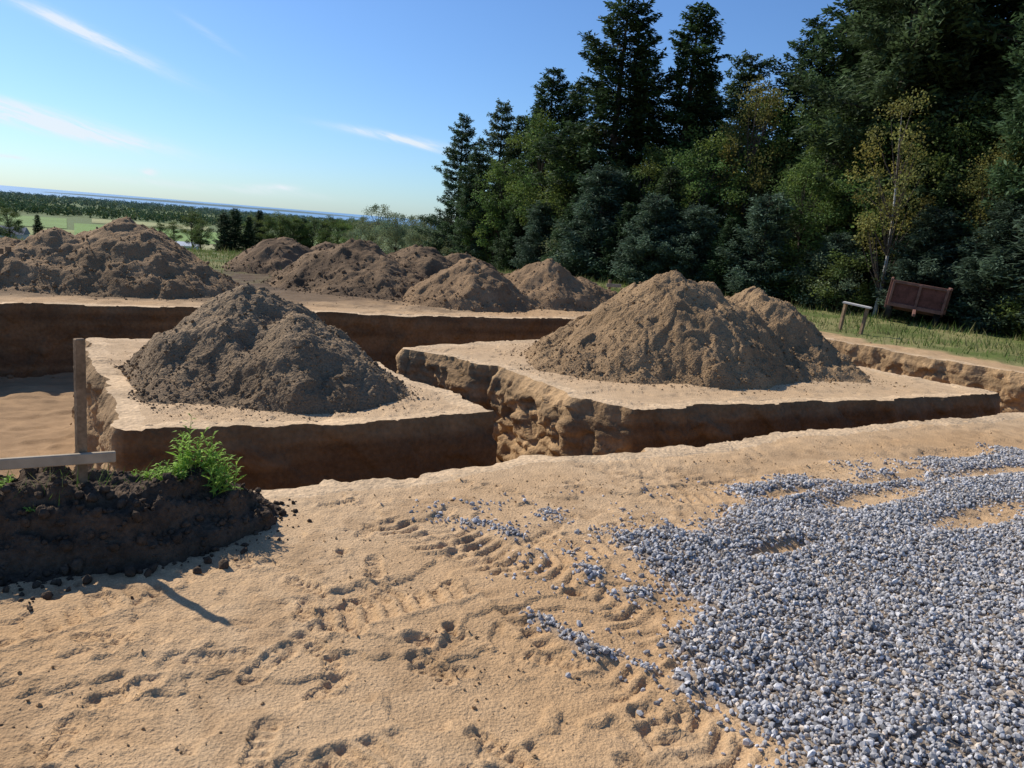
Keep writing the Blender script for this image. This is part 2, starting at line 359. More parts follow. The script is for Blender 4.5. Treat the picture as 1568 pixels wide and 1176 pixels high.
# ------------------------------------------------------------ dirt piles
def pile(name,peaks,c1,c2,res,seed,nclod,csz,lumpy=1.,pw=1.35):
    pk=np.array(peaks); x0,x1=(pk[:,0]-pk[:,3]).min()-.4,(pk[:,0]+pk[:,3]).max()+.4
    y0,y1=(pk[:,1]-pk[:,3]).min()-.4,(pk[:,1]+pk[:,3]).max()+.4
    sc=pk[:,2].max()
    def H(x,y):
        wx=x+.12*pn(x,y,1.1,seed)+.05*pn(x,y,3.3,seed+1); wy=y+.12*pn(x,y,1.1,seed+2)+.05*pn(x,y,3.3,seed+3)
        hs=[]
        for (px,py,h,r) in peaks:
            d=np.sqrt((wx-px)**2+(wy-py)**2+.012)/r
            hs.append(h*(1-np.minimum(d,1)**pw-np.maximum(d-1,0)*1.1))
        k=20.; m=np.log(sum(np.exp(k*np.maximum(q,-.5)) for q in hs))/k-.01
        up=ss(m,-.02,.12)
        lump=.045*pn(x,y,1.7,seed+5)+.040*pn(x,y,3.4,seed+6)+.026*np.abs(pn(x,y,6.0,seed+7))+.016*pn(x,y,11,seed+8)+.014*np.abs(pn(x,y,21,seed+9))
        if res<.03: lump=lump+.010*pn(x,y,38,seed+10)
        sl=.03*ss(pn(x,y,2.3,seed+13),.1,.14)-.03*ss(pn(x,y,1.6,seed+14),.12,.16)
        return m+up*(lump+sl)*min(1.2,.55+.5*sc)*lumpy
    nx=int((x1-x0)/res); ny=int((y1-y0)/res)
    X,Y=np.meshgrid(np.linspace(x0,x1,nx),np.linspace(y0,y1,ny)); X=X.ravel();Y=Y.ravel()
    h=H(X,Y); v=voidd(X,Y); msk=ss(-v,.05,.40)
    h=np.where(h>0,h*msk,h)-.03*(1-msk)
    Zp=gd(X,Y)+np.maximum(h,-.06)
    F=gridF(nx,ny); kf=(h[F]>-.045).any(1)&(v[F]<-.02).all(1); F=F[kf]
    t=np.clip(.5+.8*pn(X,Y,1.0,seed+11)+.4*pn(X,Y,4,seed+12),0,1)[:,None]
    C=np.array(c1)*(1-t)+np.array(c2)*t
    used=np.unique(F); mp=np.full(len(X),-1); mp[used]=np.arange(len(used))
    Vb=np.stack([X,Y,Zp],1)[used]; Cb=C[used]; Fb=mp[F]
    Ft=np.concatenate([Fb[:,[0,1,2]],Fb[:,[0,2,3]]])
    x=rng.uniform(x0,x1,nclod*5); y=rng.uniform(y0,y1,nclod*5); hh=H(x,y); vv=voidd(x,y)
    pr=np.where(hh>0,.25+.75*np.exp(-((hh-.05*sc)/(.25*sc))**2),np.exp(hh/.08))
    k=(rng.uniform(size=len(x))<pr)&(vv<-.12)&(hh>-.3); x=x[k][:nclod];y=y[k][:nclod];hh=hh[k][:nclod];vv=vv[k][:nclod]
    sz=np.minimum(rng.gamma(1.5,csz/2,len(x))+csz*.35,csz*3.5); sz=np.where(hh<0,sz*.7,sz)
    z=gd(x,y)+np.maximum(hh*ss(-vv,.05,.4),0)+sz*.2
    V2,F2=rocks(np.stack([x,y,z],1),sz,.75,.25)
    cc=(np.array(c1)*.5+np.array(c2)*.5)*rng.uniform(.75,1.1,(len(x),1))
    V=np.concatenate([Vb,V2]); F=np.concatenate([Ft,F2+len(Vb)]); Cc=np.concatenate([Cb,np.repeat(cc,12,0)])
    obj(name,make_mesh(name,V,F,M_pile,True,Cc))
pile('dirt_pile',[(-2.58,7.38,.90,1.20),(-1.98,7.0,.66,1.0),(-2.9,6.9,.36,.95)],(.27,.19,.113),(.20,.137,.08),.017,400,4500,.0065,1,1.25)
pile('dirt_pile',[(1.95,10.25,1.20,1.72),(2.5,10.45,1.05,1.42),(3.45,11.2,1.10,1.42),(3.85,10.7,.55,1.05),(1.3,9.7,.45,1.2)],(.35,.228,.12),(.25,.16,.083),.022,430,5500,.008,1,1.25)
pile('dirt_pile',[(-1.06,15.9,.95,1.45),(.5,17.2,1.0,1.5),(1.4,17.8,.6,1.3)],(.32,.205,.11),(.23,.145,.077),.035,460,2500,.012,1,1.2)
pile('dirt_pile',[(-3.75,17.4,1.08,1.9),(-3.1,16.9,.68,1.8),(-2.5,18.8,1.0,1.9),(-1.5,19.8,.85,1.8)],(.23,.15,.083),(.115,.075,.043),.04,490,3000,.014,1,1.2)
pile('dirt_pile',[(-6.2,20,.97,1.5),(-5.1,20.8,.84,1.5),(-4.2,21.3,.5,1.3)],(.24,.155,.088),(.115,.075,.043),.045,520,1500,.015,1,1.2)
pile('dirt_pile',[(-7.05,13.9,1.25,1.9),(-7.95,13.3,1.00,1.5),(-8.9,13.4,.76,1.5),(-6.2,13.9,.60,1.3),(-10,13,.5,1.6)],(.33,.215,.117),(.23,.15,.08),.032,550,4500,.012,.9,1.2)

# ------------------------------------------------------------ soil bank left
BANK=np.array([(-5.5,.75),(-2.04,2.90),(-1.6,3.12),(-1.25,3.52),(-1.14,3.82),(-1.30,4.10),(-1.6,3.98),(-5.7,1.55)])
X,Y=np.meshgrid(np.arange(-5.6,-.85,.013),np.arange(.6,4.35,.013)); nx=X.shape[1]; ny=X.shape[0]; X=X.ravel();Y=Y.ravel()
def bankh(x,y):
    s=sdpoly(x,y,BANK)+.05*pn(x,y,2.2,600)+.04*pn(x,y,6,601)+.015*pn(x,y,15,602)
    t=ss(s,-.02,.24)
    w1=.05*pn(x,y,3,608)
    ter=ss(s+w1,0,.05)*.35+ss(s+w1,.11,.15)*.35+ss(s-w1,.22,.26)*.30
    lump=.035*pn(x,y,3,603)+.035*np.abs(pn(x,y,8,604))+.022*np.abs(pn(x,y,17,605))+.010*pn(x,y,36,606)
    return (.275*(.25*t+.75*ter)+t*lump*(1+.8*(s<.28)))*(1+.15*pn(x,y,.9,607))-.03*(s<0),s
h,s=bankh(X,Y); F=gridF(nx,ny); F=F[(s[F]>-.03).any(1)&(voidd(X,Y)[F]<-.03).all(1)]
Vb=np.stack([X,Y,gd(X,Y)+h],1); used=np.unique(F); mp=np.full(len(X),-1); mp[used]=np.arange(len(used)); Fb=mp[F]; Vb=Vb[used]
Ft=np.concatenate([Fb[:,[0,1,2]],Fb[:,[0,2,3]]])
x=rng.uniform(-5,-.9,16000); y=rng.uniform(.7,4.3,16000); hh,s_=bankh(x,y); k=(s_>-.35)&(s_<.3)&(rng.uniform(size=16000)<np.where(s_<0,np.exp(s_/(.05+.06*(x<-1.7))),1))&(voidd(x,y)<-.1); x=x[k];y=y[k];hh=hh[k]
sz=rng.gamma(1.3,.006,len(x))+.003
V2,F2=rocks(np.stack([x,y,gd(x,y)+np.maximum(hh,0)+sz*.3],1),sz,.75,.25)
obj('soil_bank',make_mesh('soil_bank',np.concatenate([Vb,V2]),np.concatenate([Ft,F2+len(Vb)]),M_soil,True))

# ------------------------------------------------------------ grass
def blades(P,Hh,Wd,col,lean=.35):
    n=len(P); a=rng.uniform(0,6.283,n); ln=rng.normal(0,lean,(n,2))*Hh[:,None]
    dx=np.cos(a)*Wd*.5; dy=np.sin(a)*Wd*.5
    v0=P+np.stack([-dx,-dy,0*dx],1); v1=P+np.stack([dx,dy,0*dx],1); v2=P+np.stack([ln[:,0],ln[:,1],Hh],1)
    V=np.stack([v0,v1,v2],1).reshape(-1,3); F=np.arange(n*3).reshape(-1,3)
    return V,F,np.repeat(col,3,0)
def gcol(n,lit_or_dry=.4):
    t=(rng.uniform(size=(n,1))<lit_or_dry)*rng.uniform(.4,1,(n,1))
    return (np.array([.12,.19,.04])*(1-t)+np.array([.36,.31,.14])*t)*rng.uniform(.6,1.25,(n,1))
n=130000
x=rng.uniform(-20,17,n); y=rng.uniform(12,32,n); Rr=np.hypot(x,y)
dbk=((y-14.0)-.55*x)*.876; drr=(x-7.98)*.803+(y-11.97)*.597
na=pn(x,y,.6,101); nb=pn(x,y,2.3,102)
pm=np.maximum(ss(Rr+2.5*na+1.2*nb,18,22)*ss(dbk,2.5,5),ss(drr+.6*na+.3*nb,.8,1.6)); k=(rng.uniform(size=n)<pm*np.clip(.5+nb,.15,1)); x=x[k];y=y[k]; n=len(x)
hh=rng.gamma(3,.035,n)*(1+.8*pn(x,y,.8,700)); hh=np.clip(hh,.04,.35)
V,F,C=blades(np.stack([x,y,gd(x,y)-.01],1),hh,rng.uniform(.012,.03,n),gcol(n,.5))
obj('meadow_grass',make_mesh('meadow_grass',V,F,M_grass,False,C))
n=14000; x=rng.uniform(-5,-1.1,n); y=rng.uniform(1,4.2,n); hh,s_=bankh(x,y)
k=(s_>.2)&(rng.uniform(size=n)<ss(pn(x,y,2.2,710)-.2*(x+2),-.2,.4)); x=x[k];y=y[k];hh=hh[k];n=len(x)
V,F,C=blades(np.stack([x,y,gd(x,y)+hh-.005],1),rng.gamma(3,.015,n)+.01,rng.uniform(.003,.006,n),gcol(n,.35),.5)
obj('bank_grass',make_mesh('bank_grass',V,F,M_grass,False,C))
def weed(name,cx,cy,r,nst,hmax,ll=.08):
    Vs=[];Fs=[];Cs=[];o=0
    for i in range(nst):
        a=rng.uniform(0,6.283); rr=r*rng.uniform()**.6; bx=cx+math.cos(a)*rr; by=cy+math.sin(a)*rr*.6
        hb=float(bankh(np.array([bx]),np.array([by]))[0][0]); bz=gd1(bx,by)+max(hb,0)-.01
        H=hmax*rng.uniform(.4,1)**1.2; lx,ly=rng.normal(0,.28,2)*H
        nl=rng.integers(11,18); top=Vector((bx+lx,by+ly,bz+H)); base=Vector((bx,by,bz))
        c=np.array([.30,.46,.075])*rng.uniform(.7,1.25)
        side=Vector((.0025,0,0)); q=[base-side,base+side,top+side*.3,top-side*.3]
        Vs+= [tuple(p) for p in q]; Fs.append((o,o+1,o+2,o+3)); Cs+=[c*.8]*4; o+=4
        for j in range(nl):
            t=.12+.88*j/nl; p=base.lerp(top,t); an=j*2.4+rng.uniform(-.4,.4); L=ll*(1-.45*t)*rng.uniform(.7,1.3)
            d=Vector((math.cos(an),math.sin(an),rng.uniform(.1,1.1))).normalized(); sd=d.cross(Vector((0,0,1))).normalized()*L*.11
            m=p+d*L*.5+Vector((0,0,.004)); e=p+d*L+Vector((0,0,-.012))
            Vs+=[tuple(v) for v in (p,m+sd,e,m-sd)]; Fs.append((o,o+1,o+2,o+3)); cc=c*rng.uniform(.8,1.2); Cs+=[cc]*4; o+=4
    obj(name,make_mesh(name,np.array(Vs),np.array(Fs),M_weed,False,np.array(Cs)))
weed('weed_plant',-1.50,3.68,.15,34,.24)
weed('weed_plant',-1.66,3.58,.10,16,.10,.06)
weed('weed_plant',-1.85,3.62,.10,8,.07,.05)
weed('weed_plant',-2.25,3.2,.25,12,.07,.05)

# ------------------------------------------------------------ timber
def boxes(name,items,mt,bev=.004,parent=None):
    bm=bmesh.new()
    for (c,s,rot) in items:
        r=bmesh.ops.create_cube(bm,size=1)
        Mx=Matrix.Translation(c)@rot.to_4x4()@Matrix.Diagonal((*s,1))
        bmesh.ops.transform(bm,matrix=Mx,verts=r['verts'])
    bmesh.ops.bevel(bm,geom=bm.edges[:],offset=bev,segments=1,affect='EDGES')
    me=bpy.data.meshes.new(name); bm.to_mesh(me); bm.free(); me.materials.append(mt)
    o=link(bpy.data.objects.new(name,me)); o.parent=parent; return o
def Rz(a): return Matrix.Rotation(a,3,'Z')
def Ry(a): return Matrix.Rotation(a,3,'Y')
def Rx(a): return Matrix.Rotation(a,3,'X')
ang=math.atan2(.2,.34)
e=bpy.data.objects.new('batter_board',None); link(e)
boxes('stake',[((-1.94,3.36,.52),(.042,.034,.88),Rz(.9)@Ry(.012)),((-3.25,2.55,.40),(.042,.034,.7),Rz(.3))],M_wood,parent=e)
boxes('board',[((-2.50,2.985,.415),(1.62,.026,.050),Rz(ang))],M_wood2,parent=e)
e=bpy.data.objects.new('batter_board',None); link(e)
boxes('stake',[((-8.27,12.45,.25),(.07,.07,.78),Rz(.3)),((-9.5,11.8,.25),(.07,.07,.78),Rz(.3))],M_wood,parent=e)
boxes('board',[((-8.95,12.05,.56),(1.45,.03,.09),Rz(ang))],M_wood,parent=e)
e=bpy.data.objects.new('batter_board',None); link(e)
boxes('stake',[((6.84,16.32,.22),(.06,.06,.72),Rz(.5)@Ry(.10)),((7.18,16.05,.22),(.06,.06,.70),Rz(.5)@Ry(.14))],M_wood,parent=e)
boxes('board',[((7.05,16.18,.585),(.56,.16,.035),Rz(-.65)@Ry(.10))],mat('bleached_board',(.6,.56,.5),noise=[(20,.12,3)]),parent=e)
e=bpy.data.objects.new('survey_stake',None); link(e)
boxes('stake',[((2.15,18.7,.25),(.06,.06,.6),Rz(.2))],M_wood,parent=e)
boxes('board',[((2.25,18.65,.42),(.4,.03,.08),Rz(.4))],M_wood2,parent=e)

# rusty farm wagon box
TX,TY=9.75,19.15
e=bpy.data.objects.new('farm_trailer',None); link(e); e.location=(TX,TY,.36); e.rotation_euler=(0,.09,-.45)
W,Hh,Dp=1.26,.62,1.6
boxes('panels',[((0,0,.36),(W-.06,.03,Hh-.06),Rz(0)),((-W/2,Dp/2,.36),(.03,Dp,Hh-.06),Rz(0)),((W/2,Dp/2,.36),(.03,Dp,Hh-.06),Rz(0)),((0,Dp,.36),(W-.06,.03,Hh-.06),Rz(0)),((0,Dp/2,.06),(W,Dp,.05),Rz(0))],M_rust,.004,e)
fr=[((0,-.03,.36+Hh/2-.03),(W,.06,.07),Rz(0)),((0,-.03,.36-Hh/2+.03),(W,.06,.09),Rz(0))]
for xx in (-W/2+.03,0,W/2-.03): fr.append(((xx,-.035,.36),(.06,.07,Hh-.02),Rz(0)))
for xx in (-W/2-.03,W/2+.03):
    for yy in (.1,.8,1.5): fr.append(((xx,yy,.36),(.05,.06,Hh),Rz(0)))
    fr.append(((xx,.8,.36+Hh/2),(.06,Dp,.06),Rz(0)))
boxes('frame',fr,M_rust2,.006,e)
boxes('drawbar',[((0,-.35,.0),(.07,.8,.07),Rx(.12)),((0,.8,-.03),(W+.1,.09,.09),Rz(0))],M_rust2,.006,e)
M_rub=mat('tyre_rubber',(.03,.03,.03))
for sx in (-1,1):
    bm=bmesh.new(); bmesh.ops.create_cone(bm,segments=28,radius1=.24,radius2=.24,depth=.15,cap_ends=True,matrix=Matrix.Rotation(math.pi/2,4,'Y'))
    bmesh.ops.bevel(bm,geom=[q for q in bm.edges if abs(q.verts[0].co.x-q.verts[1].co.x)<.01],offset=.03,segments=2,affect='EDGES')
    me=bpy.data.meshes.new('wheel'); bm.to_mesh(me); bm.free(); me.materials.append(M_rub); o=link(bpy.data.objects.new('wheel',me)); o.parent=e; o.location=(sx*(W/2-.08),.8,-.14)

# ------------------------------------------------------------ trees
class G:
    def __init__(s): s.V=[];s.F=[];s.C=[];s.M=[];s.n=0
    def add(s,V,F,C,m):
        s.V.append(V); s.F.append(F+s.n); s.C.append(C); s.M.append(np.full(len(F),m)); s.n+=len(V)
    def mesh(s,name,mats): return make_mesh(name,np.concatenate(s.V),np.concatenate(s.F),mats,False,np.concatenate(s.C),np.concatenate(s.M))
def tube(pts,rad,k=6):
    pts=np.array(pts,float); V=[]
    for i,p in enumerate(pts):
        d=pts[min(i+1,len(pts)-1)]-pts[max(i-1,0)]; d/=np.linalg.norm(d)+1e-9
        u=np.cross(d,[.3,.9,.1]); u/=np.linalg.norm(u); v=np.cross(d,u)
        a=np.arange(k)/k*6.2832
        V.append(p+rad[i]*(np.cos(a)[:,None]*u+np.sin(a)[:,None]*v))
    V=np.concatenate(V); F=[]
    for i in range(len(pts)-1):
        for j in range(k): F.append((i*k+j,i*k+(j+1)%k,(i+1)*k+(j+1)%k,(i+1)*k+j))
    return V,np.array(F)
def addtube(g,pts,rad,k=6,m=0):
    V,F=tube(pts,rad,k); g.add(V,F,np.full((len(V),3),1.),m)
def addleaf(g,P,A,B,c):
    n=len(P); V=np.stack([P-A,P-B*1.0,P+A,P+B],1).reshape(-1,3)
    F=np.arange(n*4).reshape(-1,4); g.add(V,F,np.repeat(c,4,0),1)
def rv(n):
    v=rng.normal(size=(n,3)); return v/np.linalg.norm(v,axis=1)[:,None]
def conifer(h,r,nb,droop,up,dens,ll,lw,fol,bare=.06,shape=.8,gap=.0,irr=.3,tier=0,minL=.35):
    g=G(); lean=rng.normal(0,.01*h,2)
    addtube(g,[(0,0,-.3),(lean[0]*.3,lean[1]*.3,h*.4),(lean[0],lean[1],h)],[.022*h,.014*h,.01],8)
    sector=rng.uniform(.5,1.15,(6,8))
    for i in range(nb):
        t=bare+(1-bare)*(i/nb)**.95
        if tier: t=round(t*tier)/tier+rng.normal(0,.008)
        t=min(max(t,bare),.985)
        a=i*2.39996+rng.uniform(-.6,.6)
        L=(r*((1-t)**shape)*rng.uniform(1-irr,1+irr*.7)+minL*(1-t*.4))*sector[int(t*5.99)][int((a%6.283)/6.2832*8)%8]**.8
        if t<.22: L*=.72+1.3*t
        if rng.uniform()<gap: continue
        d=np.array([math.cos(a),math.sin(a),0]); sd=np.array([-d[1],d[0],0]); o=np.array([lean[0]*t,lean[1]*t,h*t])
        dr=droop*rng.uniform(.4,1.4)*(1.1-t)-.35*max(0,t-.8)
        f=lambda s:(o+d*(s*L)[:,None]+np.array([0,0,1.])*((-dr*s+up*s*s)*L)[:,None])
        addtube(g,f(np.array([0,.5,1.])),[.012*L+.006,.007*L+.004,.003],3)
        n=int(dens*L*(1+.5*L)); s=rng.uniform(.15,1,n)**.7; u=rng.uniform(-1,1,n); w=(.36*L*(1.08-s)+.10)
        P=f(s)+sd*(u*w)[:,None]+rng.normal(0,.04+.02*L,(n,3)); P[:,2]-=np.abs(u)*w*.2
        T=d*.8+sd*np.sign(u)[:,None]*.7+rng.normal(0,.4,(n,3)); T/=np.linalg.norm(T,axis=1)[:,None]
        Bv=np.cross(T,rv(n)*.7+np.array([0,0,1.])); Bv/=np.linalg.norm(Bv,axis=1)[:,None]
        l=ll*rng.uniform(.6,1.3,n)[:,None]; br=rng.uniform(.7,1.25)
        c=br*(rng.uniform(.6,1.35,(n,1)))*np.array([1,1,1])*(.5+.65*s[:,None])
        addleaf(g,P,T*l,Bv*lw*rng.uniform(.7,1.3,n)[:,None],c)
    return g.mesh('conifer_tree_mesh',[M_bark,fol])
def decid(h,cr,ncl,nl,ls,fol,bark,base=.25,clr=.42,sparse=0,trunk=.016,limbs=None):
    g=G(); ph=rng.uniform(0,6,4)
    tp=[np.array([math.sin(t*4+ph[0])*.03*h,math.cos(t*3+ph[1])*.03*h,t*h]) for t in np.linspace(-.04,.9,7)]
    addtube(g,tp,list(np.linspace(trunk*h,.01,7)),7)
    cz=(base+(1-base)/2)*h; rz=(1-base)/2*h
    for i in range(ncl):
        v=rv(1)[0]; q=rng.uniform(.35,1)**.6
        az=math.atan2(v[1],v[0]); rr=cr*(1+.22*math.sin(2*az+ph[2])+.15*math.sin(5*az+ph[3]+v[2]*3))
        c=np.array([v[0]*rr*q,v[1]*rr*q,cz+v[2]*rz*q*.95])
        c[:2]*=1-.25*max(0,(c[2]-cz)/rz)
        t0=max(.08,min(.85,(c[2]/h)-.18)); k=int((t0+.04)/.94*6); st=tp[min(k,6)]
        mid=(st+c)/2+np.array([0,0,-.06*h*.3]); addtube(g,[st,mid,c],[.006*h*.6+.004,.004*h*.5+.003,.003],4,2)
        R_=clr*rng.uniform(.6,1.25)*cr**.5
        n=int(nl*rng.uniform(.6,1.2)*(1-sparse*rng.uniform()))
        pts=rv(n)*(rng.uniform(.05,1,n)**.45)[:,None]*np.array([R_,R_,R_*.62]); pts[:,2]-=.12*(pts[:,0]**2+pts[:,1]**2)/R_
        P=c+pts+rng.normal(0,.05,(n,3))
        A=rv(n); A[:,2]*=.6; B=np.cross(A,rv(n)); B/=np.linalg.norm(B,axis=1)[:,None]+1e-6
        s=ls*rng.uniform(.6,1.4,n)[:,None]; br=rng.uniform(.65,1.3); hu=rng.uniform(-.12,.14)
        col=br*rng.uniform(.65,1.3,(n,1))*np.array([1+hu,1,1-hu])
        addleaf(g,P,A*s,B*s*.55,col)
    return g.mesh('deciduous_tree_mesh',[bark,fol,limbs or M_bark])
SPR=[conifer(11,2.0,300,.40,.30,70,.10,.036,F_spruce,shape=.62,irr=.4,gap=.05),conifer(11,2.4,270,.30,.32,66,.105,.038,F_spruce,shape=.55,gap=.12,irr=.5)]
PIN=[conifer(9,2.3,230,.02,.22,76,.10,.032,F_pine,tier=20,shape=.5,gap=.16,irr=.5,minL=.5),conifer(9,2.1,240,.10,.2,76,.095,.032,F_pine,tier=24,shape=.6,gap=.1,irr=.45,minL=.4)]
SMP=[conifer(3.2,1.15,140,.02,.28,150,.065,.018,F_blue,bare=.02,shape=.6,tier=13,irr=.4),conifer(3.2,1.0,160,.15,.15,150,.055,.02,F_spruce,bare=.02,shape=.8,irr=.35,minL=.15)]
DEC=[decid(7,2.0,80,200,.06,F_leaf,M_bark,.12),decid(7,1.7,66,200,.055,F_leaf,M_bark,.18),decid(7,2.3,86,190,.06,F_leaf,M_bark,.1)]
YEL=[decid(7,1.6,62,160,.05,F_yel,M_bark,.2,sparse=.3)]
BIR=[decid(6.2,1.3,48,130,.048,F_yel,M_birch,.24,clr=.40,sparse=.4,trunk=.012)]
SHR=[decid(2.2,1.2,46,170,.04,F_leaf,M_bark,.0,clr=.34),decid(2.2,1.3,46,160,.04,F_pale,M_bark,.0,clr=.34)]
PAL=[decid(5,2.1,70,150,.055,F_pale,M_bark,.08)]
def place(name,me,x,y,h,h0,wf=1.):
    s=h/h0; obj(name,me,(x,y,float(terr(np.array([x]),np.array([y]))[0])-.05),random.uniform(0,6.28),(s*wf,s*wf,s))
S=lambda x,y,h,i=0,w=1.: place('spruce_tree',SPR[i],x,y,h,11,w)
P_=lambda x,y,h,i=0,w=1.: place('white_pine_tree',PIN[i],x,y,h,9,w)
D=lambda x,y,h,i=0,w=1.: place('deciduous_tree',DEC[i],x,y,h,7,w)
S(3.3,33,11.5,1,1.1); S(6.2,33,11.2,0,1.2); S(4.7,35,9.6,1); S(.8,38,9.6,1,1.05); P_(-3.8,44,8.5,1,.85); P_(-1.6,42,8.8,0,.75)
P_(8.9,34.5,10.0,0,.9); S(7.5,36,9.6,0,1.1); S(-.6,40,7.8,0,1.1); S(2.0,36.5,8.8,0,1.1); P_(-2.6,40,6.3,1); S(-3.2,47,6,0)
P_(10.9,24.5,13.6,0,.78); S(12.3,25.5,15,1,.95); P_(14.6,22.5,15,1,.9); P_(11.6,29,14,1,.9); S(16.5,21,14,0); S(14,27,16,0,1.1); P_(17,25,15,1)
S(10.2,31,10.4,1,.95); P_(13.0,20.3,10,1,.8); S(16,17.5,12,1,.8)
D(.5,36,7.4,1,.9); D(2.2,33,6.4,0,.95); D(-1.2,38.5,5.8,2,.85); D(4.6,30.5,5.4,1); D(6.3,29,5.8,0); D(8.6,30,7.8,0,.85); D(8.6,24.6,4.7,2,1.0); D(10.2,26,6.8,1); D(7.2,31.5,7,2)
D(12.4,22.5,6.5,0,.9); D(14.3,19.6,6.8,2,.8); D(11,23.8,6,2,.9)
Y_=lambda x,y,h,w=1.: place('deciduous_tree',YEL[0],x,y,h,7,w)
Y_(8.0,29.2,7.9,.8); Y_(12.0,20.9,5.0,.9); Y_(3.6,31.2,4.8,.9)
place('birch_tree',BIR[0],9.8,21.5,6.1,6.2,.8)
for (x,y,h,i) in [(3.6,27.8,2.9,1),(4.4,26.5,3.1,0),(5.6,25.6,2.8,0),(1.9,30.2,3.2,1),(.7,32.8,3.0,0),(6.4,24.6,2.5,1),(7.3,23.9,3.2,0),(10.9,21.0,3.0,0),(11.9,19.2,3.3,0),(12.7,17.6,5.2,0),(13.9,16.2,4.6,0),(9.0,22.6,2.2,0),(-.4,36,3.2,1),(-1.7,39.5,3.4,0),(4.9,27.5,4.2,1),(2.8,29.5,4.2,0),(11.4,21.6,4.0,1)]:
    place('pine_sapling',SMP[i],x,y,h,3.2,1.1)
for k in range(30):
    t=k/29; x=np.interp(t,[0,.25,.45,.7,1],[14.5,11.2,7.9,3.4,-3.9])+random.uniform(-.5,.5); y=np.interp(t,[0,.25,.45,.7,1],[15.6,19.8,23.0,28.6,44])+random.uniform(.2,1.6)
    hq=random.uniform(1.0,2.6); sq=0 if random.random()<.8 else 1
    if math.hypot(x-TX-.6,y-TY-.3)<2.0: continue
    place('shrub',SHR[sq],x,y,hq,2.2,1.1)
for k in range(26):
    t=k/25; x=np.interp(t,[0,.25,.45,.7,1],[15.5,13,10,6,-2.2])+random.uniform(-1,1.2); y=np.interp(t,[0,.25,.45,.7,1],[18.5,22.6,27,32.5,46])+random.uniform(-.8,2)
    hm=np.interp(t,[0,.3,.5,.75,1],[8.5,8.5,6.5,6,4.6])*random.uniform(.7,1.05)
    q=random.random()
    if q<.5: D(x,y,hm*.85,random.randrange(3))
    elif q<.75: S(x,y,hm,random.randrange(2),1.1)
    else: P_(x,y,hm,random.randrange(2),1.1)
for k in range(7):
    x=12.5+k*1.5; y=random.uniform(30,36); S(x,y,random.uniform(11,13.5),random.randrange(2),1.4)
def pol(az,r): return r*math.sin(math.radians(az)),r*math.cos(math.radians(az))
for (az,r,h) in [(-10.6,62,5.0),(-9.3,58,4.1),(-8.2,60,4.2),(-7.2,56,3.9),(-6.3,55,3.9),(-5.5,52,3.6),(-11.8,70,4.4),(-4.8,50,3.4)]:
    x,y=pol(az,r); place('willow_tree',PAL[0],x,y,h,5,.85)
for (az,r,h,q) in [(-21.0,150,7.6,'s'),(-20.3,152,8.6,'s'),(-19.4,150,7.2,'s'),(-18.7,155,8.8,'s'),(-18.1,150,8.0,'d'),(-17.2,150,8.8,'d'),(-16.5,150,8.6,'d'),(-15.8,152,7.8,'s'),(-15.0,150,8.4,'d'),(-14.2,148,7.6,'s'),(-13.5,120,7.4,'d'),(-12.9,118,6.8,'d'),(-23.0,170,8.6,'d'),(-22.4,165,7.0,'d'),(-25,260,9,'d'),(-12.3,110,6.4,'d'),(-33.5,230,9.5,'d'),(-32,240,8,'s'),(-16,185,9.5,'d'),(-19,190,9.8,'d'),(-34.6,150,7,'s'),(-24.2,240,9,'d')]:
    x,y=pol(az,r)
    if q=='s': S(x,y,h,random.randrange(2),1.3)
    else: D(x,y,h,random.randrange(3),1.2)
for k in range(16):
    x,y=pol(random.uniform(-36,-6),random.uniform(300,470)); h=random.uniform(5,7.5); D(x,y,h,random.randrange(3),1.4)

# ------------------------------------------------------------ distant landscape
n=8000
az=np.radians(rng.uniform(-48,8,n)); r=980+2400*rng.uniform(size=n)**1.2
x=r*np.sin(az); y=r*np.cos(az); k=((y+.4*x<2440)&(pn(x,y,.0022,800)+.5*pn(x,y,.006,801)>-.28))|((r>1700)&(y+.4*x<2440)); x=x[k];y=y[k];r=r[k];n=len(x)
hh=rng.uniform(6,12,n); m=22
u=rv(n*m).reshape(n,m,3)*(rng.uniform(.3,1,(n,m,1))**.5)*np.stack([hh*.55,hh*.55,hh*.5],1)[:,None,:]
P=(np.stack([x,y,-26+hh*.5],1)[:,None,:]+u).reshape(-1,3)
A=rv(n*m)*(rng.uniform(.9,2.0,(n*m,1))); B=np.cross(A,rv(n*m))*.8
tt=np.clip((r-980)/1900,0,1)[:,None]; base=np.array([.095,.135,.055])*(1-tt)+np.array([.15,.21,.18])*tt  # aerial haze painted into the crowns, paler and bluer with distance
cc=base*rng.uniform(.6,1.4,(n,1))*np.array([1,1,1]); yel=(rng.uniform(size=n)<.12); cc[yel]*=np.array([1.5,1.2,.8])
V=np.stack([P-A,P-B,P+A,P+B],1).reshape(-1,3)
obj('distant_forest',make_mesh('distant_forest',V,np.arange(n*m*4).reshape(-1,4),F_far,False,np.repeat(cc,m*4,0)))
def sector(name,a0,a1,r0,r1,z,c):
    A=np.radians(np.linspace(a0,a1,14)); Vv=[(rr*math.sin(a),rr*math.cos(a),z) for rr in (r0,r1) for a in A]
    obj(name,make_mesh(name,np.array(Vv),gridF(14,2),mat('field_crop',c,noise=[(.02,.15,4)]),False))
sector('farm_field',-37,-26.5,480,640,-25.7,(.27,.29,.10)); sector('farm_field',-30,-21,560,780,-25.6,(.18,.27,.07)); sector('farm_field',-25.8,-14,470,550,-25.5,(.34,.32,.16))
sector('farm_field',-40,-30.4,660,900,-25.7,(.19,.27,.08)); sector('farm_field',-20,-12,600,850,-25.7,(.22,.28,.09)); sector('farm_field',-29,-22,820,960,-25.7,(.30,.30,.13))
